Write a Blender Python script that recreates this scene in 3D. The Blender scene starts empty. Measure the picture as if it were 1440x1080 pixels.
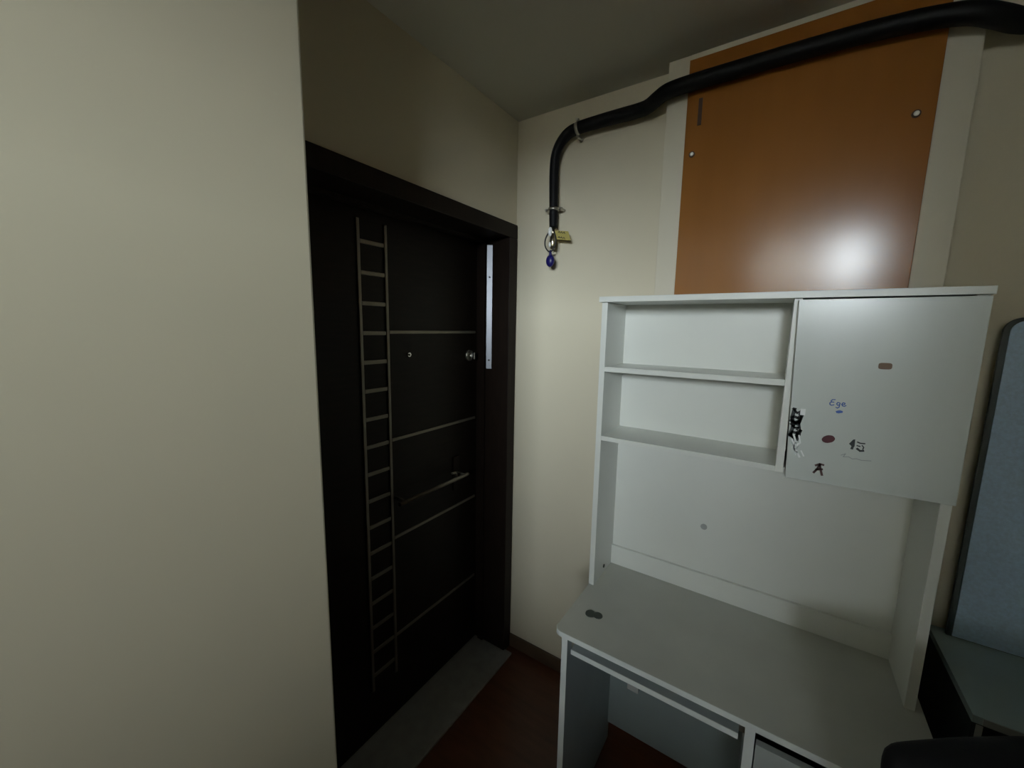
import bpy, bmesh, math, random
from mathutils import Vector, Matrix
random.seed(3)
S = bpy.context.scene
COL = S.collection

# ------------------------------------------------------------------ camera
cam_d = bpy.data.cameras.new('camera')
cam_d.sensor_width = 36.0
cam_d.lens = 561.0 / 1440.0 * 36.0
cam_d.clip_start = 0.02
cam = bpy.data.objects.new('camera', cam_d)
COL.objects.link(cam)
R = Matrix(((0.82992748, -0.09313491, 0.55004206),
            (0.55758889, 0.10711576, -0.82317728),
            (0.01774837, 0.98987479, 0.1408293)))
cam.matrix_world = Matrix.Translation((0, 0, 1.623)) @ R.to_4x4()
S.camera = cam

# ------------------------------------------------------------------ sky, daylight portal, exposure
W = bpy.data.worlds.new('sky')
S.world = W
W.use_nodes = True
bg = W.node_tree.nodes['Background']
bg.inputs['Color'].default_value = (0.82, 0.88, 0.94, 1)
bg.inputs['Strength'].default_value = 108.0
# window opening (metres)
WX0, WX1, WZ0, WZ1, WY = -0.35, 1.12, 1.90, 2.49, -2.4
pl = bpy.data.lights.new('window_daylight_portal', 'AREA')
pl.shape = 'RECTANGLE'
pl.size = WX1 - WX0
pl.size_y = WZ1 - WZ0
pl.cycles.is_portal = True
po = bpy.data.objects.new('window_daylight_portal', pl)
po.location = ((WX0 + WX1) / 2, WY - 0.13, (WZ0 + WZ1) / 2)
po.rotation_euler = Vector((0, 1, 0)).to_track_quat('-Z', 'Z').to_euler()
COL.objects.link(po)
S.view_settings.view_transform = 'Standard'
S.view_settings.look = 'None'
S.view_settings.gamma = 1.0
S.view_settings.use_curve_mapping = False
S.view_settings.exposure = 0.0

# ------------------------------------------------------------------ materials
def srgb(h):
    v = [int(h[i:i + 2], 16) / 255 for i in (0, 2, 4)]
    return tuple(c / 12.92 if c <= 0.04045 else ((c + 0.055) / 1.055) ** 2.4 for c in v) + (1,)

def mat(name, col, rough=0.6, metal=0.0, spec=0.5, noise=0.0, scale=8.0, bump=0.0, bscale=60.0,
        stretch=None, rvar=0.0):
    m = bpy.data.materials.new(name)
    m.use_nodes = True
    nt = m.node_tree
    b = nt.nodes['Principled BSDF']
    c = col if len(col) == 4 else tuple(col) + (1,)
    b.inputs['Base Color'].default_value = c
    b.inputs['Roughness'].default_value = rough
    b.inputs['Metallic'].default_value = metal
    b.inputs['Specular IOR Level'].default_value = spec
    tc = nt.nodes.new('ShaderNodeTexCoord')
    mp = nt.nodes.new('ShaderNodeMapping')
    nt.links.new(tc.outputs['Object'], mp.inputs['Vector'])
    if stretch:
        mp.inputs['Scale'].default_value = stretch
    if noise > 0 or rvar > 0:
        n = nt.nodes.new('ShaderNodeTexNoise')
        n.inputs['Scale'].default_value = scale
        n.inputs['Detail'].default_value = 4
        nt.links.new(mp.outputs['Vector'], n.inputs['Vector'])
        if noise > 0:
            r = nt.nodes.new('ShaderNodeValToRGB')
            r.color_ramp.elements[0].position = 0.3
            r.color_ramp.elements[1].position = 0.7
            r.color_ramp.elements[0].color = tuple(x * (1 - noise) for x in c[:3]) + (1,)
            r.color_ramp.elements[1].color = tuple(min(1, x * (1 + noise * 0.5)) for x in c[:3]) + (1,)
            nt.links.new(n.outputs['Fac'], r.inputs['Fac'])
            nt.links.new(r.outputs['Color'], b.inputs['Base Color'])
        if rvar > 0:
            mr = nt.nodes.new('ShaderNodeMapRange')
            mr.inputs['To Min'].default_value = max(0.02, rough - rvar)
            mr.inputs['To Max'].default_value = rough + rvar
            nt.links.new(n.outputs['Fac'], mr.inputs['Value'])
            nt.links.new(mr.outputs['Result'], b.inputs['Roughness'])
    if bump > 0:
        n2 = nt.nodes.new('ShaderNodeTexNoise')
        n2.inputs['Scale'].default_value = bscale
        n2.inputs['Detail'].default_value = 3
        nt.links.new(mp.outputs['Vector'], n2.inputs['Vector'])
        bp = nt.nodes.new('ShaderNodeBump')
        bp.inputs['Strength'].default_value = bump
        bp.inputs['Distance'].default_value = 0.002
        nt.links.new(n2.outputs['Fac'], bp.inputs['Height'])
        nt.links.new(bp.outputs['Normal'], b.inputs['Normal'])
    return m

M = {}
M['wall'] = mat('painted_wall', (0.68, 0.62, 0.47), 0.75, noise=0.05, scale=1.5, bump=0.06, bscale=90)
M['wall_left'] = mat('painted_wall_cream_dimmed', (0.52, 0.465, 0.33), 0.75, noise=0.05, scale=1.2, bump=0.05, bscale=90)  # cream wall paint, its colour lowered to dim this wall
M['ceiling'] = mat('ceiling_paint', (0.60, 0.59, 0.51), 0.85, noise=0.04, scale=2)
M['closet_white'] = mat('white_painted_frame', (0.68, 0.63, 0.50), 0.6, noise=0.03, scale=3)
M['orange'] = mat('varnished_orange_wood', (0.33, 0.13, 0.026), 0.18, spec=0.36, noise=0.10, scale=3,
                  stretch=(3, 1, 0.5))
M['orange_dark'] = mat('dark_slot', (0.06, 0.025, 0.01), 0.6)
M['floor'] = mat('red_brown_laminate', (0.12, 0.042, 0.018), 0.35, noise=0.25, scale=6, stretch=(1, 6, 1))
M['threshold'] = mat('grey_stone', (0.28, 0.275, 0.26), 0.5, noise=0.15, scale=25)
M['skirting'] = mat('dark_skirting_wood', (0.11, 0.07, 0.04), 0.5, noise=0.2, scale=12)
M['door'] = mat('wenge_veneer', (0.012, 0.008, 0.005), 0.45, spec=0.2, noise=0.25, scale=10, stretch=(1, 1, 8))
M['frame'] = mat('wenge_frame', (0.015, 0.009, 0.006), 0.5, spec=0.2, noise=0.2, scale=10, stretch=(6, 6, 1))
M['steel'] = mat('brushed_steel', (0.55, 0.53, 0.47), 0.38, metal=1.0, noise=0.1, scale=20)
M['satin'] = mat('satin_aluminium', (0.17, 0.175, 0.19), 0.40, metal=1.0)
M['inlay'] = mat('satin_metal_inlay', (0.25, 0.23, 0.185), 0.45, metal=0.7, noise=0.1, scale=15)
M['screw'] = mat('screw_pale_glint', (0.92, 0.90, 0.84), 0.25, metal=0.25)  # near-white colour stands in for the glint on the screw heads
M['chrome'] = mat('chrome', (0.85, 0.85, 0.85), 0.12, metal=1.0)
M['white'] = mat('white_melamine', (0.70, 0.71, 0.66), 0.32, spec=0.45, noise=0.03, scale=4, rvar=0.06)
M['whitedoor'] = mat('white_gloss_melamine', (0.62, 0.655, 0.62), 0.25, spec=0.5, noise=0.04, scale=2.5,
                     stretch=(3, 1, 0.6), rvar=0.08)
M['desktop'] = mat('worn_white_melamine', (0.50, 0.505, 0.455), 0.4, spec=0.4, noise=0.08, scale=6, rvar=0.08)
M['desk_grey'] = mat('grey_laminate', (0.38, 0.42, 0.42), 0.5, noise=0.06, scale=6)
M['edge'] = mat('white_edge_band', (0.74, 0.77, 0.75), 0.4)
M['drawer'] = mat('drawer_grey', (0.40, 0.43, 0.42), 0.45)
M['hardboard'] = mat('grey_hardboard', (0.30, 0.35, 0.35), 0.6)
M['rubber'] = mat('black_pipe_lagging', (0.005, 0.005, 0.006), 0.6, spec=0.25, noise=0.2, scale=30, bump=0.2, bscale=50)
M['brass'] = mat('nickel_brass', (0.62, 0.55, 0.38), 0.28, metal=1.0)
M['blue'] = mat('blue_seal_plastic', (0.012, 0.010, 0.12), 0.35)
M['yellow'] = mat('yellow_card', (0.48, 0.40, 0.11), 0.6)
M['ink'] = mat('black_ink', (0.02, 0.02, 0.02), 0.6)
M['stain'] = mat('dark_green_grey_plastic', (0.05, 0.06, 0.05), 0.6)
M['brown_st'] = mat('brown_sticker', (0.16, 0.09, 0.045), 0.5)
M['red_st'] = mat('dark_red_sticker', (0.085, 0.012, 0.018), 0.4)
M['maroon_st'] = mat('maroon_sticker', (0.10, 0.05, 0.045), 0.5)
M['blue_ink'] = mat('blue_ink', (0.05, 0.12, 0.42), 0.5)
M['grey_ink'] = mat('grey_pencil', (0.33, 0.36, 0.36), 0.6)
M['white_paper'] = mat('white_sticker_paper', (0.86, 0.87, 0.86), 0.5)
M['black_st'] = mat('black_sticker_print', (0.03, 0.035, 0.035), 0.5)
M['cab'] = mat('dark_green_grey_laminate', (0.42, 0.53, 0.53), 0.42, noise=0.1, scale=5)
M['cab_side'] = mat('shaded_cabinet_laminate', (0.045, 0.055, 0.055), 0.5, noise=0.1, scale=5)  # shade on the cabinet's turned-away side and inside, put into the colour
M['cab_edge'] = mat('grey_edge_band', (0.34, 0.35, 0.34), 0.4)
M['panel'] = mat('blue_grey_textured_board', (0.52, 0.70, 0.90), 0.5, noise=0.12, scale=140, bump=0.3, bscale=160)
M['panel_rim'] = mat('dark_board_rim', (0.07, 0.085, 0.085), 0.5)
M['black'] = mat('black_upholstery', (0.008, 0.008, 0.009), 0.75, spec=0.2, bump=0.2, bscale=200)
M['black_pl'] = mat('black_plastic', (0.012, 0.012, 0.013), 0.4)
M['winframe'] = mat('white_upvc', (0.8, 0.8, 0.8), 0.35)
M['facade'] = mat('beige_render', (0.15, 0.137, 0.115), 0.9, noise=0.1, scale=0.8)
M['ground'] = mat('asphalt', (0.05, 0.05, 0.05), 0.9, noise=0.2, scale=1)
M['darkglass'] = mat('dark_window_glass', (0.03, 0.035, 0.04), 0.1)
# clear pane: thin glass that passes light straight
g = bpy.data.materials.new('window_glass')
g.use_nodes = True
nt = g.node_tree
for n in list(nt.nodes):
    if n.type != 'OUTPUT_MATERIAL':
        nt.nodes.remove(n)
out = [n for n in nt.nodes if n.type == 'OUTPUT_MATERIAL'][0]
tr = nt.nodes.new('ShaderNodeBsdfTransparent'); tr.inputs['Color'].default_value = (0.95, 0.97, 0.97, 1)
gl = nt.nodes.new('ShaderNodeBsdfGlossy'); gl.inputs['Roughness'].default_value = 0.03
mx = nt.nodes.new('ShaderNodeMixShader'); mx.inputs['Fac'].default_value = 0.06
nt.links.new(tr.outputs[0], mx.inputs[1]); nt.links.new(gl.outputs[0], mx.inputs[2])
nt.links.new(mx.outputs[0], out.inputs['Surface'])
M['glass'] = g

# ------------------------------------------------------------------ mesh helpers
def box(bm, x0, x1, y0, y1, z0, z1, bev=0.0):
    vs = [bm.verts.new(p) for p in ((x0, y0, z0), (x1, y0, z0), (x1, y1, z0), (x0, y1, z0),
                                    (x0, y0, z1), (x1, y0, z1), (x1, y1, z1), (x0, y1, z1))]
    fs = [bm.faces.new([vs[i] for i in f]) for f in
          ((0, 3, 2, 1), (4, 5, 6, 7), (0, 1, 5, 4), (1, 2, 6, 5), (2, 3, 7, 6), (3, 0, 4, 7))]
    if bev > 0:
        es = list({e for f in fs for e in f.edges})
        bmesh.ops.bevel(bm, geom=es, offset=bev, segments=2, affect='EDGES', profile=0.6)
    return bm

def prism_xz(bm, pts, y0, y1):
    """polygon given in (x, z), extruded from y0 (front) to y1"""
    f = [bm.verts.new((x, y0, z)) for x, z in pts]
    b = [bm.verts.new((x, y1, z)) for x, z in pts]
    bm.faces.new(f); bm.faces.new(list(reversed(b)))
    n = len(pts)
    for i in range(n):
        j = (i + 1) % n
        bm.faces.new((f[j], f[i], b[i], b[j]))
    bmesh.ops.recalc_face_normals(bm, faces=bm.faces)
    return bm

def prism_xy(bm, pts, z0, z1):
    f = [bm.verts.new((x, y, z0)) for x, y in pts]
    b = [bm.verts.new((x, y, z1)) for x, y in pts]
    bm.faces.new(f); bm.faces.new(list(reversed(b)))
    n = len(pts)
    for i in range(n):
        j = (i + 1) % n
        bm.faces.new((f[j], f[i], b[i], b[j]))
    bmesh.ops.recalc_face_normals(bm, faces=bm.faces)
    return bm

def tube(bm, pts, rad, n=12, cap=True):
    pts = [Vector(p) for p in pts]
    rads = rad if isinstance(rad, (list, tuple)) else [rad] * len(pts)
    rings, up = [], None
    for i, p in enumerate(pts):
        t = (pts[min(i + 1, len(pts) - 1)] - pts[max(i - 1, 0)]).normalized()
        if up is None:
            up = t.orthogonal().normalized()
        else:
            up = (up - t * up.dot(t)).normalized()
        s = t.cross(up)
        rings.append([bm.verts.new(p + (up * math.cos(a) + s * math.sin(a)) * rads[i])
                      for a in (2 * math.pi * k / n for k in range(n))])
    for a, b in zip(rings, rings[1:]):
        for k in range(n):
            fc = bm.faces.new((a[k], a[(k + 1) % n], b[(k + 1) % n], b[k]))
            fc.smooth = True
    if cap:
        bm.faces.new(list(reversed(rings[0]))); bm.faces.new(rings[-1])
    return bm

def smooth_path(pts, k=6):
    pts = [Vector(p) for p in pts]
    out = []
    for i in range(len(pts) - 1):
        p0 = pts[max(i - 1, 0)]; p1 = pts[i]; p2 = pts[i + 1]; p3 = pts[min(i + 2, len(pts) - 1)]
        for j in range(k):
            t = j / k
            out.append(0.5 * ((2 * p1) + (p2 - p0) * t + (2 * p0 - 5 * p1 + 4 * p2 - p3) * t * t
                              + (3 * p1 - p0 - 3 * p2 + p3) * t ** 3))
    out.append(pts[-1])
    return out

def ball(bm, c, r, sx=1, sy=1, sz=1, seg=16):
    mtx = Matrix.Translation(c) @ Matrix.Diagonal((sx, sy, sz, 1))
    r_ = bmesh.ops.create_uvsphere(bm, u_segments=seg, v_segments=seg // 2, radius=r, matrix=mtx)
    for v in r_['verts']:
        for f in v.link_faces:
            f.smooth = True
    return bm

def ribbon(bm, pts, w, y, th=0.0006):
    """pen stroke lying on a vertical face at y: chain of flat quads in (x, z)"""
    for (x0, z0), (x1, z1) in zip(pts, pts[1:]):
        d = Vector((x1 - x0, z1 - z0))
        if d.length < 1e-6:
            continue
        d.normalize()
        nx, nz = -d.y * w / 2, d.x * w / 2
        ex, ez = d.x * w * 0.3, d.y * w * 0.3
        prism_xz_raw(bm, [(x0 + nx - ex, z0 + nz - ez), (x1 + nx + ex, z1 + nz + ez),
                          (x1 - nx + ex, z1 - nz + ez), (x0 - nx - ex, z0 - nz - ez)], y - th, y)
    return bm

def prism_xz_raw(bm, pts, y0, y1):
    f = [bm.verts.new((x, y0, z)) for x, z in pts]
    b = [bm.verts.new((x, y1, z)) for x, z in pts]
    bm.faces.new(f); bm.faces.new(list(reversed(b)))
    n = len(pts)
    for i in range(n):
        j = (i + 1) % n
        bm.faces.new((f[j], f[i], b[i], b[j]))

def obj(name, bm, m, parent=None, label=None):
    bmesh.ops.recalc_face_normals(bm, faces=bm.faces)
    me = bpy.data.meshes.new(name)
    bm.to_mesh(me); bm.free()
    me.materials.append(M[m])
    o = bpy.data.objects.new(name, me)
    COL.objects.link(o)
    if parent is not None:
        root = parent
        o.parent = parent
        # meshes are written in world coordinates; undo the parent's offset
        off = Vector((0, 0, 0))
        while root is not None:
            off += root.location
            root = root.parent
        o.location = -off
    if label:
        o['label'] = label
    return o

def N():
    return bmesh.new()

def empty(name, loc, label=None, cat=None, kind=None, group=None):
    o = bpy.data.objects.new(name, None)
    o.location = loc
    o.empty_display_size = 0.1
    COL.objects.link(o)
    if label: o['label'] = label
    if cat: o['category'] = cat
    if kind: o['kind'] = kind
    if group: o['group'] = group
    return o

def struct(name, bm, m):
    o = obj(name, bm, m)
    o['kind'] = 'structure'
    return o

# ------------------------------------------------------------------ room shell
YB, XD, H = 1.552, -1.028, 2.5          # back wall, entrance wall, ceiling
XL, YL = -0.69, 0.40                    # near left wall face and its end
XR = 1.35
struct('floor', box(N(), -1.40, XR + .15, WY - .15, YB + .15, -0.12, 0), 'floor')
struct('ceiling', box(N(), -1.40, XR + .15, WY - .15, YB + .15, H, H + .12), 'ceiling')
struct('wall_back', box(N(), -1.40, XR + .15, YB, YB + .15, 0, H), 'wall')
struct('wall_right', box(N(), XR, XR + .15, WY - .15, YB, 0, H), 'wall')
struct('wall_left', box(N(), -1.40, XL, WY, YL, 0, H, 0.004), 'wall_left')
# entrance wall with its door opening
DY0, DY1, DZ = 0.50, 1.535, 2.05
bm = N()
box(bm, -1.25, XD, YL, DY0, 0, H)
box(bm, -1.25, XD, DY0, YB, DZ, H)
box(bm, -1.25, XD, DY1, YB, 0, DZ)
struct('wall_entrance', bm, 'wall')
struct('wall_leak_block', box(N(), -1.40, -1.26, YL, YB, 0, H), 'wall')  # unseen slab added behind the door to stop sky light leaking in
# window wall behind the camera
bm = N()
box(bm, -1.40, WX0, WY - .15, WY, 0, H)
box(bm, WX1, XR, WY - .15, WY, 0, H)
box(bm, WX0, WX1, WY - .15, WY, 0, WZ0)
box(bm, WX0, WX1, WY - .15, WY, WZ1, H)
struct('wall_window', bm, 'wall')
w = empty('window_1', (0, WY - .1, WZ0), kind='structure')
f = .045
bm = N()
box(bm, WX0, WX1, WY - .12, WY - .07, WZ0, WZ0 + f)
box(bm, WX0, WX1, WY - .12, WY - .07, WZ1 - f, WZ1)
for x in (WX0, (WX0 + WX1) / 2 - .2, WX1 - f):
    box(bm, x, x + f, WY - .12, WY - .07, WZ0, WZ1)
obj('window_frame', bm, 'winframe', w)
xm = (WX0 + WX1) / 2 - .2
obj('pane', box(N(), WX0 + f, xm, WY - .098, WY - .092, WZ0 + f, WZ1 - f), 'glass', w)
obj('pane', box(N(), xm + f, WX1 - f, WY - .098, WY - .092, WZ0 + f, WZ1 - f), 'glass', w)
obj('window_sill', box(N(), WX0 - .04, WX1 + .04, WY - .02, WY + .05, WZ0 - .03, WZ0, .004), 'winframe', w)

# outside: street and the two buildings the window looks at
struct('ground', box(N(), -40, 40, -60, -2.7, -6.2, -6.0), 'ground')
struct('sky_block_slab', box(N(), -4, 4, -3.9, WY - .15, 2.70, 2.88), 'facade')        # unseen overhang added to cut off the high sky
def house(name, label, x0, x1, y0, y1, z1):
    b = empty(name, ((x0 + x1) / 2, (y0 + y1) / 2, -6), label, 'building')
    obj('wall', box(N(), x0, x1, y0, y1, -6, z1), 'facade', b)
    obj('roof', box(N(), x0 - .2, x1 + .2, y0 - .2, y1 + .2, z1, z1 + .15), 'facade', b)
    z = -4.6
    while z + 1.3 < z1:
        x = x0 + 1.0
        while x + 1.2 < x1:
            wn = obj('window', box(N(), x, x + 1.1, y1, y1 + .05, z, z + 1.2), 'winframe', b)
            obj('pane', box(N(), x + .08, x + 1.02, y1 + .05, y1 + .06, z + .08, z + 1.12), 'darkglass', wn)
            x += 2.6
        z += 2.9
house('apartment_building', 'tall beige apartment block outside the high window', -13, 0.95, -15, -10.0, 9.0)
house('low_building', 'low beige house beside the tall block outside the high window', 1.3, 18, -19, -12, 2.4)

# skirting and threshold
struct('baseboard_back', box(N(), XD + .002, -0.395, YB - .012, YB + .001, 0, .065, .003), 'skirting')
struct('baseboard_left', box(N(), XL - .001, XL + .012, WY + .01, YL - .01, 0, .065, .003), 'skirting')
struct('trim_1', box(N(), -1.20, -0.975, DY0 - .02, 1.50, -0.002, .010, .003), 'threshold')

# ------------------------------------------------------------------ entrance door
d = empty('door_1', (-1.2, 1.0, 0), kind='structure')
LX = -1.20                                   # leaf face
YJ = 1.487                                   # inner face of right jamb
bm = N()
box(bm, -1.25, -1.016, YJ, YJ + .058, 0, 2.0098, .003)
obj('jamb', bm, 'frame', d)
obj('jamb', box(N(), -1.25, -1.016, DY0 - .03, DY0 + .045, 0, 2.0098, .003), 'frame', d)
obj('head', box(N(), -1.25, -1.016, DY0 - .03, YJ + .058, 2.01, 2.07, .003), 'frame', d)
bm = N()                                     # planted rebate on the jambs
box(bm, -1.175, -1.145, YJ - .012, YJ + .002, 0.012, 2.01)
box(bm, -1.175, -1.145, DY0 + .044, YJ, 1.998, 2.012)
obj('door_stop', bm, 'frame', d)
obj('leaf', box(N(), LX - .045, LX, DY0 + .040, YJ + .004, .004, 2.014, .002), 'door', d)
for y in (0.855, 0.967):
    obj('inlay_rail', box(N(), LX - .002, LX + .006, y - .006, y + .006, .20, 1.972, .002), 'inlay', d)
k = 0
z = 1.90
while z > .26:
    obj('inlay_rung', box(N(), LX - .002, LX + .005, .862, .960, z - .007, z + .007, .002), 'inlay', d)
    z -= .1022
for z in (1.597, 1.188, 0.789, 0.365):
    obj('inlay_strip', box(N(), LX - .002, LX + .005, .975, 1.474, z - .006, z + .006, .002), 'inlay', d)
# handle bar with two posts, back plate and little lever
h = obj('handle', tube(N(), [(-1.14, .955, .952), (-1.14, 1.345, .952), (-1.14, 1.357, .952)], [.0085, .0085, .007], 12), 'inlay', d)
obj('handle_post', tube(N(), [(LX - .002, 1.335, .952), (-1.14, 1.335, .952)], .007, 10), 'inlay', h)
obj('handle_post', tube(N(), [(LX - .002, .985, .952), (-1.14, .985, .952)], .007, 10), 'inlay', h)
obj('back_plate', box(N(), LX - .001, LX + .008, 1.315, 1.357, .87, 1.03, .003), 'frame', h)
obj('lever', tube(N(), [(-1.145, 1.285, .955), (-1.135, 1.265, .985), (-1.13, 1.235, .992)], .005, 8), 'inlay', h)
bm = N()
tube(bm, [(LX - .001, 1.43, 1.49), (LX + .008, 1.43, 1.49)], [.026, .024], 20)
tube(bm, [(LX + .008, 1.43, 1.49), (LX + .022, 1.43, 1.49)], [.012, .011], 16)
lk = obj('lock', bm, 'steel', d)
obj('thumb_turn', box(N(), LX + .021, LX + .036, 1.425, 1.435, 1.474, 1.506, .002), 'chrome', lk)
bm = N()
tube(bm, [(LX - .001, 1.068, 1.510), (LX + .005, 1.068, 1.510)], [.010, .008], 16)
ball(bm, (LX + .005, 1.068, 1.510), .0055)
obj('peephole', bm, 'chrome', d)
sp = obj('strike_plate', prism_xy(N(), [(-1.131, YJ + .001), (-1.131, YJ - .0145), (-1.121, YJ - .0085), (-1.110, YJ - .0015), (-1.110, YJ + .001)], 1.43, 1.985), 'satin', d, 'bright steel strip on the right jamb')
for z in (1.845, 1.47):
    obj('screw', tube(N(), [(-1.119, YJ - .0105, z), (-1.120, YJ - .006, z)], .004, 10), 'ink', sp)

# ------------------------------------------------------------------ built-in closet on the back wall
YC = 1.493
bm = N()
box(bm, -.393, -.325, YC, YB + .002, 0, H, .002)
box(bm, .268, .335, YC, YB + .002, 0, H, .002)
box(bm, -.325, .268, YC, YB + .002, 2.476, H)
cf = struct('trim_2', bm, 'closet_white')
c = empty('door_2', (0, YC, 0.05), kind='structure')
LEAN = .019                                     # the upper door stands a little proud at its top
def yl(z):
    return YC - max(0, z - 1.45) * LEAN
obj('lower_panel', box(N(), -.3245, .2675, YC + .002, YC + .02, .06, 1.446, .0015), 'orange', c)
bm = box(N(), -.3245, .2675, .002, .02, 1.45, 2.4755, .0015)
for q in bm.verts:
    q.co.y += yl(q.co.z)
obj('upper_panel', bm, 'orange', c, 'glossy orange-brown wooden closet panel')
obj('slot', box(N(), -.289, -.278, yl(2.31) - .0008, yl(2.31) + .004, 2.276, 2.355), 'orange_dark', c, 'dark narrow slot near the top left corner')
for x, z in ((-.299, 2.192), (.231, 2.178)):
    y0 = yl(z)
    s = obj('screw_cup', tube(N(), [(x, y0 + .003, z), (x, y0 - .002, z)], [.0095, .009], 14), 'orange_dark', c)
    obj('screw', ball(N(), (x, y0 - .002, z), .0062, 1, .7, 1, 16), 'screw', s, 'screw head with its glint painted pale')

# ------------------------------------------------------------------ gas pipe
p = empty('gas_pipe', (-.82, YB, 1.9), 'black lagged pipe along the top of the back wall ending in a valve', 'pipe')
path = smooth_path([(-.820, 1.512, 2.030), (-.822, 1.512, 2.12), (-.824, 1.511, 2.25), (-.815, 1.510, 2.315),
                    (-.785, 1.510, 2.362), (-.735, 1.510, 2.384), (-.62, 1.510, 2.388), (-.50, 1.508, 2.386),
                    (-.455, 1.498, 2.386), (-.415, 1.468, 2.388), (-.370, 1.448, 2.391), (-.25, 1.445, 2.392),
                    (0.0, 1.445, 2.390), (.15, 1.445, 2.384), (.24, 1.445, 2.374), (.300, 1.448, 2.362),
                    (.345, 1.464, 2.348), (.390, 1.492, 2.338), (.44, 1.505, 2.334), (.60, 1.508, 2.334), (XR - .001, 1.508, 2.334)], 6)
nP = len(path)
rads = [.0165 + (.0235 - .0165) * min(1, i / 40) for i in range(nP)]
obj('lagging', tube(N(), path, rads, 20), 'rubber', p)
def clamp(c, axis):
    """steel ring with two ears; axis = direction of the pipe"""
    a = Vector(axis).normalized()
    cen = Vector(c)
    bm = N()
    tube(bm, [cen - a * .006, cen + a * .006], .0225, 20)
    e = Vector((0, 1, 0)).cross(a).normalized()
    for s in (-1, 1):
        q = cen + e * s * .031 + Vector((0, .006, 0))
        tube(bm, [cen + e * s * .018 + Vector((0, .006, 0)), q + e * s * .006], .0055, 10)
        tube(bm, [q + Vector((0, -.013, 0)), q + Vector((0, .03, 0))], .0055, 10)
    return obj('clamp', bm, 'steel', p)
clamp((-.8215, 1.512, 2.102), (0, 0, 1))
clamp((-.726, 1.510, 2.385), (1, 0, .1))
bm = N()
V = .045
tube(bm, [(-.820, 1.512, 1.99 + V), (-.820, 1.512, 1.975 + V), (-.820, 1.512, 1.974 + V), (-.820, 1.512, 1.955 + V),
          (-.820, 1.512, 1.954 + V), (-.820, 1.512, 1.925 + V), (-.820, 1.512, 1.915 + V), (-.820, 1.512, 1.90 + V)],
     [.0135, .0135, .0165, .0165, .012, .014, .012, .009], 16)
v = obj('valve', bm, 'brass', p, 'shiny metal gas valve')
for z0, z1 in ((1.992, 2.030), (1.950, 1.972)):
    bm = N()
    ball(bm, (-.823, 1.492, (z0 + z1) / 2), .5 * (z1 - z0), .46, .5, 1, 14)
    obj('valve_highlight', bm, 'white_paper', v, 'white blob standing in for a highlight on the valve')  # white blobs imitate bright highlights on the valve body
bm = N()
pts = smooth_path([(-.835, 1.50, 2.01), (-.846, 1.495, 1.985), (-.845, 1.492, 1.958), (-.832, 1.49, 1.938),
                   (-.815, 1.49, 1.932), (-.798, 1.492, 1.955), (-.800, 1.496, 1.990), (-.812, 1.50, 2.015)], 5)
tube(bm, pts, .003, 6)
obj('seal_wire', bm, 'ink', v)
bm = N()
ball(bm, (-.819, 1.492, 1.896), .0185, 1, .75, 1.35, 16)
tube(bm, [(-.819, 1.492, 1.938), (-.819, 1.492, 1.91)], [.004, .008], 10)
obj('seal', bm, 'blue', v, 'dark blue plastic seal hanging below the valve')
bm = N()
prism_xz(bm, [(-.806, 2.016), (-.746, 2.006), (-.734, 1.970), (-.796, 1.980)], 1.5000, 1.5012)
t = obj('tag', bm, 'yellow', v, 'small yellow paper tag tied to the valve')
bm = N()
for z0 in (2.006, 1.986):
    x = -.79
    while x < -.758:
        ribbon(bm, [(x, z0 - (x + .79) * .22), (x + .004, z0 - (x + .79) * .22 + .004), (x + .008, z0 - (x + .79) * .22 - .003)], .0025, 1.4999)
        x += .011
obj('print', bm, 'ink', t)

# ------------------------------------------------------------------ desk
DX0, DX1, DF, DB = -.474, .356, .957, 1.400
k = empty('desk', (-.06, 1.18, 0), 'white computer desk with grey top and empty keyboard tray, under the hutch', 'desk')
def rrect(x0, x1, y0, y1, r, n=6):
    pts = []
    for cx, cy, a0 in ((x1 - r, y1 - r, 0), (x0 + r, y1 - r, 90), (x0 + r, y0 + r, 180), (x1 - r, y0 + r, 270)):
        for i in range(n + 1):
            a = math.radians(a0 + 90 * i / n)
            pts.append((cx + r * math.cos(a), cy + r * math.sin(a)))
    return pts
bm = N()
prism_xy(bm, rrect(DX0, DX1, DF, DB, .022), .7345, .750)
obj('desktop', bm, 'desktop', k)
bm = N()                                        # pale edge band around the front
e_pts = [q for q in rrect(DX0 - .0008, DX1 + .0008, DF - .0012, DB, .022)]
prism_xy(bm, [q for q in e_pts if q[1] < DF + .03] , .7345, .7498)
obj('edge_band', bm, 'edge', k)
for x0, x1, y1 in ((-.450, -.432, 1.385), (.014, .034, 1.372), (.335, .353, 1.385)):
    sp_ = obj('side_panel', box(N(), x0, x1, DF + .003, y1, 0, .7345), 'desk_grey', k)
    obj('edge_strip', box(N(), x0, x1, DF + .002, DF + .0032, 0, .7345), 'edge', sp_, 'white front edge')
obj('back_panel', box(N(), -.432, .335, 1.373, 1.383, .08, .7340), 'hardboard', k)
tr_ = obj('keyboard_tray', box(N(), -.424, .002, .969, 1.30, .684, .698), 'desk_grey', k)
obj('edge_strip', box(N(), -.424, .002, .9675, .9692, .6835, .6985), 'edge', tr_, 'white front edge')
for x0, x1 in ((-.4325, -.4235), (.0015, .0145)):
    obj('runner', box(N(), x0, x1, .99, 1.30, .686, .712), 'steel', tr_)
bm = N()
box(bm, -.258, -.228, .970, 1.0, .664, .6845, .002)
obj('bracket', bm, 'cab_edge', tr_)
zt = .703
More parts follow.
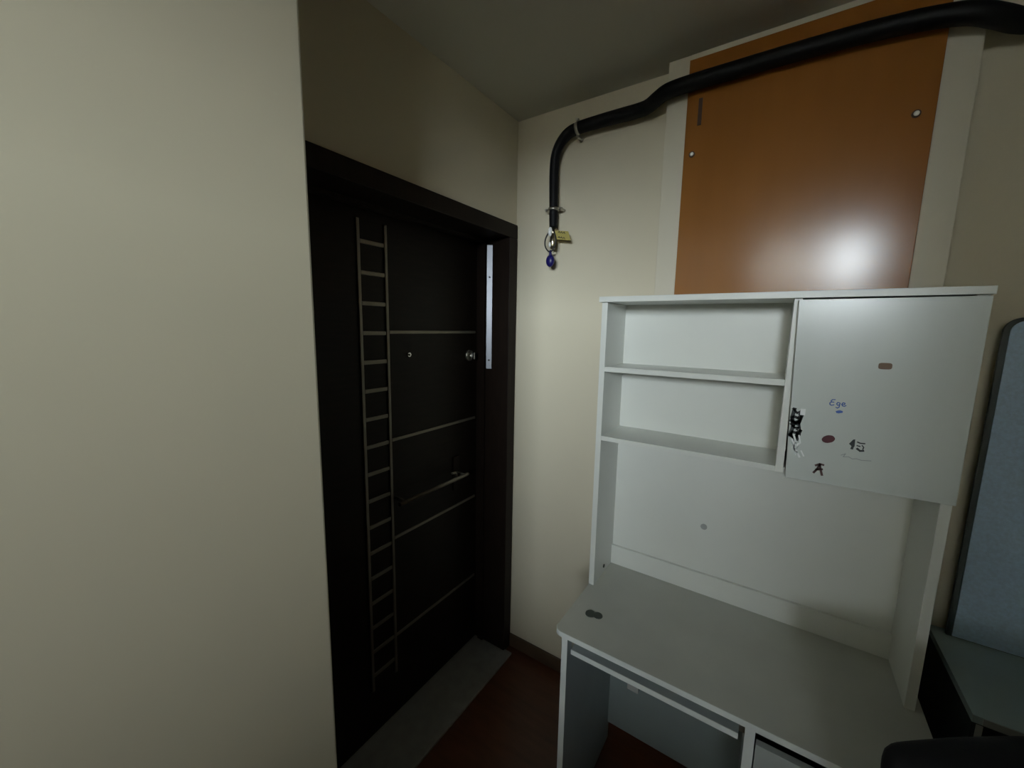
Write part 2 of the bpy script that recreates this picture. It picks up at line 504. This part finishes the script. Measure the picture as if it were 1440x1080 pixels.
for i, hgt in enumerate((.17, .17, .30)):
    dr = obj('drawer', box(N(), .0365, .3325, DF + .001, DF + .018, zt - hgt + .004, zt, .0015), 'drawer', k)
    ck = N()
    tube(ck, [(.185, DF + .002, zt - hgt / 2), (.185, DF - .016, zt - hgt / 2)], [.006, .011], 12)
    obj('knob', ck, 'steel', dr)
    zt -= hgt
bm = N()
tube(bm, [(-.411, 1.074, .7485), (-.411, 1.074, .7525)], [.016, .015], 16)
tube(bm, [(-.389, 1.080, .7485), (-.389, 1.080, .7520)], [.015, .014], 16)
obj('cable_cap', bm, 'stain', k, 'dark two-lobed plug in the desktop')

# ------------------------------------------------------------------ hutch on the desk
hu = empty('hutch', (-.065, 1.3, .75), 'white shelf hutch with two open shelves and a stickered cupboard door, on the desk', 'shelf unit')
HF, HB = 1.21, 1.392
X0, X1 = -.475, .340
obj('top_panel', box(N(), X0 - .006, X1 + .004, HF - .012, HB + .004, 1.705, 1.7215, .001), 'white', hu)
obj('side_panel', box(N(), X0, X0 + .018, HF, HB, .7503, 1.705, .001), 'white', hu)
obj('side_panel', box(N(), X1 - .019, X1, HF, HB, .7503, 1.705, .001), 'white', hu)
obj('divider', box(N(), .0175, .0345, HF, HB - .004, 1.264, 1.705, .001), 'white', hu)
obj('shelf', box(N(), X0 + .018, .0175, HF + .001, HB - .004, 1.4885, 1.5045, .001), 'white', hu)
obj('shelf', box(N(), X0 + .018, .0175, HF + .001, HB - .004, 1.2640, 1.2790, .001), 'white', hu)
obj('cupboard_floor', box(N(), .0345, X1 - .019, HF, HB - .004, 1.262, 1.278, .001), 'white', hu)
obj('backboard', box(N(), X0 + .004, X1 - .004, HB - .0045, HB, .7503, 1.705), 'white', hu)
obj('back_rail', box(N(), X0 + .018, X1 - .019, HB - .016, HB - .004, .7505, .822, .001), 'white', hu)
YD = 1.190                                     # face of the cupboard door
bm = N()
prism_xz(bm, [(.0265, 1.7005), (.338, 1.7015), (.3395, 1.2645), (.0400, 1.2600)], YD, YD + .017)
bmesh.ops.bevel(bm, geom=list(bm.edges), offset=.0008, segments=1, affect='EDGES')
dr = obj('door', bm, 'whitedoor', hu)
YS = YD - .0001
# torn black and white sticker remains down the door edge
bm = N()
random.seed(11)
for i in range(6):
    z = 1.433 - i * .0125
    x = .048 + .003 * math.sin(i * 1.9)
    ribbon(bm, [(x - .008, z + .004 * math.cos(i * 2.3)), (x + .001, z - .006), (x + .009, z + .004 * math.sin(i * 1.7)), (x + .006, z - .010)], .0048 + .0018 * (i % 3), YS)
ribbon(bm, [(.043, 1.437), (.040, 1.415), (.044, 1.395), (.040, 1.37), (.048, 1.366)], .008, YS)
ribbon(bm, [(.058, 1.418), (.056, 1.400), (.059, 1.385)], .004, YS)
obj('sticker', bm, 'black_st', dr, 'torn black sticker remains at the door edge')
bm = N()
ribbon(bm, [(.060, 1.436), (.060, 1.426)], .010, YS - .0006)
obj('sticker', bm, 'white_paper', dr, 'small white sticker corner above the black remains')
bm = N()
ribbon(bm, [(.047, 1.372), (.054, 1.352), (.049, 1.340), (.058, 1.330), (.064, 1.318)], .0042, YS - .0006)
ribbon(bm, [(.058, 1.372), (.062, 1.354), (.056, 1.345)], .0032, YS - .0006)
ribbon(bm, [(.045, 1.360), (.050, 1.346), (.056, 1.322)], .003, YS - .0006)
ribbon(bm, [(.066, 1.334), (.072, 1.322)], .003, YS - .0006)
obj('sticker', bm, 'white_paper', dr, 'torn white sticker remains at the door edge')
bm = N()
ribbon(bm, [(.052, 1.366), (.046, 1.352), (.053, 1.336)], .0025, YS)
ribbon(bm, [(.060, 1.350), (.055, 1.332), (.062, 1.325)], .002, YS)
obj('sticker', bm, 'grey_ink', dr)
# brown rounded-rectangle
def blob(cx, cz, rx, rz, n=20, sq=2.0, rot=0.0, jit=0.0):
    pts = []
    for i in range(n):
        a = 2 * math.pi * i / n
        ca, sa = math.cos(a), math.sin(a)
        x = rx * math.copysign(abs(ca) ** (2 / sq), ca)
        z = rz * math.copysign(abs(sa) ** (2 / sq), sa)
        j = 1 + random.uniform(-jit, jit)
        pts.append((cx + (x * math.cos(rot) - z * math.sin(rot)) * j, cz + (x * math.sin(rot) + z * math.cos(rot)) * j))
    return pts
obj('sticker', prism_xz(N(), blob(.196, 1.5525, .0115, .0072, sq=4, rot=.02), YS - .0006, YS), 'brown_st', dr, 'small brown rectangular sticker')
obj('sticker', prism_xz(N(), blob(.1150, 1.3725, .0128, .0092, rot=.45, jit=.03), YS - .0006, YS), 'red_st', dr, 'dark red oval sticker')
# blue handwriting
bm = N()
bw = .0020
ox, oz, u = .1095, 1.4550, .0115
def st(pts):
    ribbon(bm, [(ox + x * u, oz + z * u - x * u * .0) for x, z in pts], bw, YS)
st([(.75, 1.15), (.3, 1.1), (.1, .8), (.25, .62), (.6, .6)]); st([(.25, .62), (-.05, .4), (0, .05), (.3, -.08), (.65, .08)])
st([(1.55, .55), (1.2, .62), (1.05, .3), (1.25, .05), (1.55, .2), (1.58, .5), (1.5, -.3), (1.25, -.55), (1.0, -.4)])
st([(1.85, .25), (2.3, .32), (2.35, .6), (2.05, .68), (1.88, .35), (2.0, .02), (2.3, -.05), (2.55, .15)])
prism_xz_raw(bm, blob(.1285, 1.4405, .0068, .0034, rot=.2, jit=.12), YS - .0006, YS)
obj('handwriting', bm, 'blue_ink', dr, 'blue handwritten letters with a small blue smudge')
# black two-part sticker
bm = N()
prism_xz(bm, [(.1535, 1.3680), (.1600, 1.3790), (.1635, 1.3800), (.1640, 1.3640), (.1625, 1.3600), (.1620, 1.3555), (.1570, 1.3560), (.1585, 1.3630)], YS - .0006, YS)
obj('sticker', bm, 'black_st', dr, 'black printed sticker, left piece')
bm = N()
ribbon(bm, [(.168, 1.3745), (.1735, 1.3725), (.1810, 1.3730)], .0028, YS)
ribbon(bm, [(.168, 1.3660), (.1735, 1.3650)], .0025, YS)
ribbon(bm, [(.177, 1.3680), (.1800, 1.3640), (.1790, 1.3590)], .0022, YS)
ribbon(bm, [(.169, 1.3590), (.1745, 1.3545), (.1805, 1.3560)], .0044, YS)
obj('sticker', bm, 'black_st', dr, 'black printed sticker, right piece')
# pencil scribble
bm = N()
ribbon(bm, [(.1420, 1.3380), (.1500, 1.3430), (.1465, 1.3350), (.1570, 1.3365), (.1630, 1.3330), (.1700, 1.3350), (.1790, 1.3330), (.1960, 1.3350)], .0014, YS)
obj('handwriting', bm, 'grey_ink', dr, 'faint grey pencil scribble')
# maroon star figure
bm = N()
ribbon(bm, [(.0975, 1.3035), (.1050, 1.3085), (.1125, 1.3075)], .0045, YS)
ribbon(bm, [(.1055, 1.3080), (.1020, 1.2960), (.0955, 1.2850)], .0048, YS)
ribbon(bm, [(.1055, 1.3060), (.1080, 1.2950), (.1120, 1.2820)], .0048, YS)
ribbon(bm, [(.0990, 1.2930), (.1110, 1.2965)], .0048, YS)
obj('sticker', bm, 'maroon_st', dr, 'small maroon star-shaped sticker')
# small screw cap inside the left side
bm = N()
tube(bm, [(X0 + .0175, 1.30, .776), (X0 + .0205, 1.30, .776)], .0065, 12)
obj('screw_cap', bm, 'stain', hu)
bm = N()
tube(bm, [(-.155, HB - .0042, .982), (-.155, HB - .0052, .982)], .010, 14)
obj('screw_cap', bm, 'cab_edge', hu)

# ------------------------------------------------------------------ dark cabinet at the right edge with a rounded board on it
cb = empty('cabinet', (.86, 1.35, 0), 'dark low open-fronted cabinet right of the desk', 'cabinet')
CX0, CX1, CY0, CY1, CZ = .423, 1.30, 1.200, 1.530, .805
obj('top_panel', box(N(), CX0, CX1, CY0, CY1, CZ - .018, CZ, .001), 'cab', cb)
obj('front_edge', box(N(), CX0 + .016, CX1, CY0 - .0015, CY0 + .001, CZ - .017, CZ - .001), 'cab_edge', cb, 'pale edge band along the front of the top')
obj('side_panel', box(N(), CX0, CX0 + .018, CY0, CY1, 0, CZ - .018, .001), 'cab_side', cb)
obj('side_edge', box(N(), CX0 + .007, CX0 + .0175, CY0 - .0010, CY0 + .001, 0, CZ - .020), 'cab_edge', cb)
obj('side_panel', box(N(), CX1 - .018, CX1, CY0, CY1, 0, CZ - .018, .001), 'cab_side', cb)
obj('back_panel', box(N(), CX0 + .018, CX1 - .018, CY1 - .01, CY1, 0, CZ - .018), 'cab_side', cb)
obj('shelf', box(N(), CX0 + .018, CX1 - .018, CY0 + .03, CY1 - .01, .40, .418), 'cab_side', cb)
obj('bottom_panel', box(N(), CX0 + .018, CX1 - .018, CY0 + .01, CY1 - .01, .05, .068), 'cab_side', cb)

pb = empty('rounded_board', (.86, 1.515, CZ), 'blue-grey board with rounded top corner and dark rim, standing on the cabinet at right edge', 'board')
def rtop(x0, x1, z0, z1, r, n=8):
    pts = [(x0, z0), (x1, z0)]
    for cx, a0 in ((x1 - r, 0), (x0 + r, 90)):
        for i in range(n + 1):
            a = math.radians(a0 + 90 * i / n)
            pts.append((cx + r * math.cos(a), z1 - r + r * math.sin(a)))
    return pts
bm = N()
prism_xz(bm, rtop(.4525, 1.24, CZ, 1.669, .036), 1.500, 1.509)
obj('rim', bm, 'panel_rim', pb, 'dark rim')
bm = N()
prism_xz(bm, rtop(.4635, 1.229, CZ + .003, 1.661, .028), 1.497, 1.5005)
obj('face', bm, 'panel', pb, 'blue-grey fine-textured face')

# wardrobe, unseen, added beside the camera to block window light
wd = empty('shade_wardrobe', (1.0, -.8, 0), 'unseen tall dark wardrobe standing along the right wall', 'shade_wardrobe')
obj('carcass', box(N(), .560, XR - .002, -1.60, .0, .06, 2.38, .003), 'frame', wd)
obj('plinth', box(N(), .585, XR - .002, -1.58, -.02, 0, .06), 'frame', wd)
for y0, y1, hy in ((-1.598, -1.068, -1.11), (-1.064, -.536, -1.02), (-.532, -.002, -.04)):
    dd = obj('door', box(N(), .540, .559, y0, y1, .065, 2.375, .003), 'frame', wd)
    obj('handle', tube(N(), [(.520, hy, 1.0), (.520, hy, 1.2)], .006, 10), 'steel', dd)

# ------------------------------------------------------------------ black office chair, its back towards the desk
A = Vector((.83, .557, 0)).normalized()        # along the top of the backrest
F = Vector((.557, -.83, 0)).normalized()       # where the chair faces
tip = Vector((.178, .70, 0))
bc = tip + A * .235
seat_c = bc + F * .25
oc = empty('office_chair', (seat_c.x, seat_c.y, 0), 'black office chair back in the bottom right corner', 'chair')
def P(a, fwd, z, base=bc):
    q = base + A * a + F * fwd
    return Vector((q.x, q.y, z))
bm = N()
rows = []
nz, nx = 10, 12
for i in range(nz + 1):
    t = i / nz
    z = .56 + t * .490
    half = .195 + .045 * math.sin(math.pi * min(1, t * 1.15) * .5)
    row = []
    for j in range(nx + 1):
        s = j / nx * 2 - 1
        zz = z
        row.append(P(s * half, -.015 * (1 - s * s) + .02 * math.sin(t * 3.0), zz))
    rows.append(row)
front = [[bm.verts.new(q + F * .022) for q in r] for r in rows]
back = [[bm.verts.new(q - F * .022) for q in r] for r in rows]
for i in range(nz):
    for j in range(nx):
        bm.faces.new((front[i][j], front[i][j + 1], front[i + 1][j + 1], front[i + 1][j])).smooth = True
        bm.faces.new((back[i][j + 1], back[i][j], back[i + 1][j], back[i + 1][j + 1])).smooth = True
for i in range(nz):
    for j in (0, nx):
        bm.faces.new((front[i][j], front[i + 1][j], back[i + 1][j], back[i][j])).smooth = True
for j in range(nx):
    for i in (0, nz):
        bm.faces.new((front[i][j], back[i][j], back[i][j + 1], front[i][j + 1])).smooth = True
ob = obj('backrest', bm, 'black', oc)
md = ob.modifiers.new('round', 'SUBSURF'); md.levels = 1; md.render_levels = 2
bm = N()
pts = []
for cx, cf_, a0 in ((.19, .19, 0), (-.19, .19, 90), (-.19, -.19, 180), (.19, -.19, 270)):
    for i in range(6):
        a = math.radians(a0 + 90 * i / 5)
        q = seat_c + A * (cx + .05 * math.cos(a)) + F * (cf_ + .05 * math.sin(a))
        pts.append((q.x, q.y))
prism_xy(bm, pts, .43, .50)
bmesh.ops.bevel(bm, geom=[e for e in bm.edges if abs(e.verts[0].co.z - e.verts[1].co.z) < 1e-5], offset=.02, segments=3, affect='EDGES')
obj('seat', bm, 'black', oc)
bm = N()
tube(bm, [(seat_c.x, seat_c.y, .43), P(0, .08, .40), P(0, -.05, .45), P(0, -.045, .62)], [.02, .018, .018, .018], 10)
obj('back_support', bm, 'black_pl', oc)
obj('gas_lift', tube(N(), [(seat_c.x, seat_c.y, .43), (seat_c.x, seat_c.y, .20), (seat_c.x, seat_c.y, .199), (seat_c.x, seat_c.y, .09)], [.016, .016, .026, .03], 14), 'black_pl', oc)
for i in range(5):
    a = 2 * math.pi * i / 5 + .3
    e = Vector((seat_c.x + .26 * math.cos(a), seat_c.y + .26 * math.sin(a), .075))
    lg = obj('leg', tube(N(), [(seat_c.x, seat_c.y, .10), tuple(e)], [.024, .014], 10), 'black_pl', oc)
    bm = N()
    sd = Vector((-math.sin(a), math.cos(a), 0))
    for s in (-1, 1):
        q = Vector((e.x, e.y, .026)) + sd * s * .014
        tube(bm, [q - sd * .008, q + sd * .008], .026, 14)
    tube(bm, [(e.x, e.y, .03), (e.x, e.y, .078)], .007, 8)
    obj('caster', bm, 'black_pl', lg)
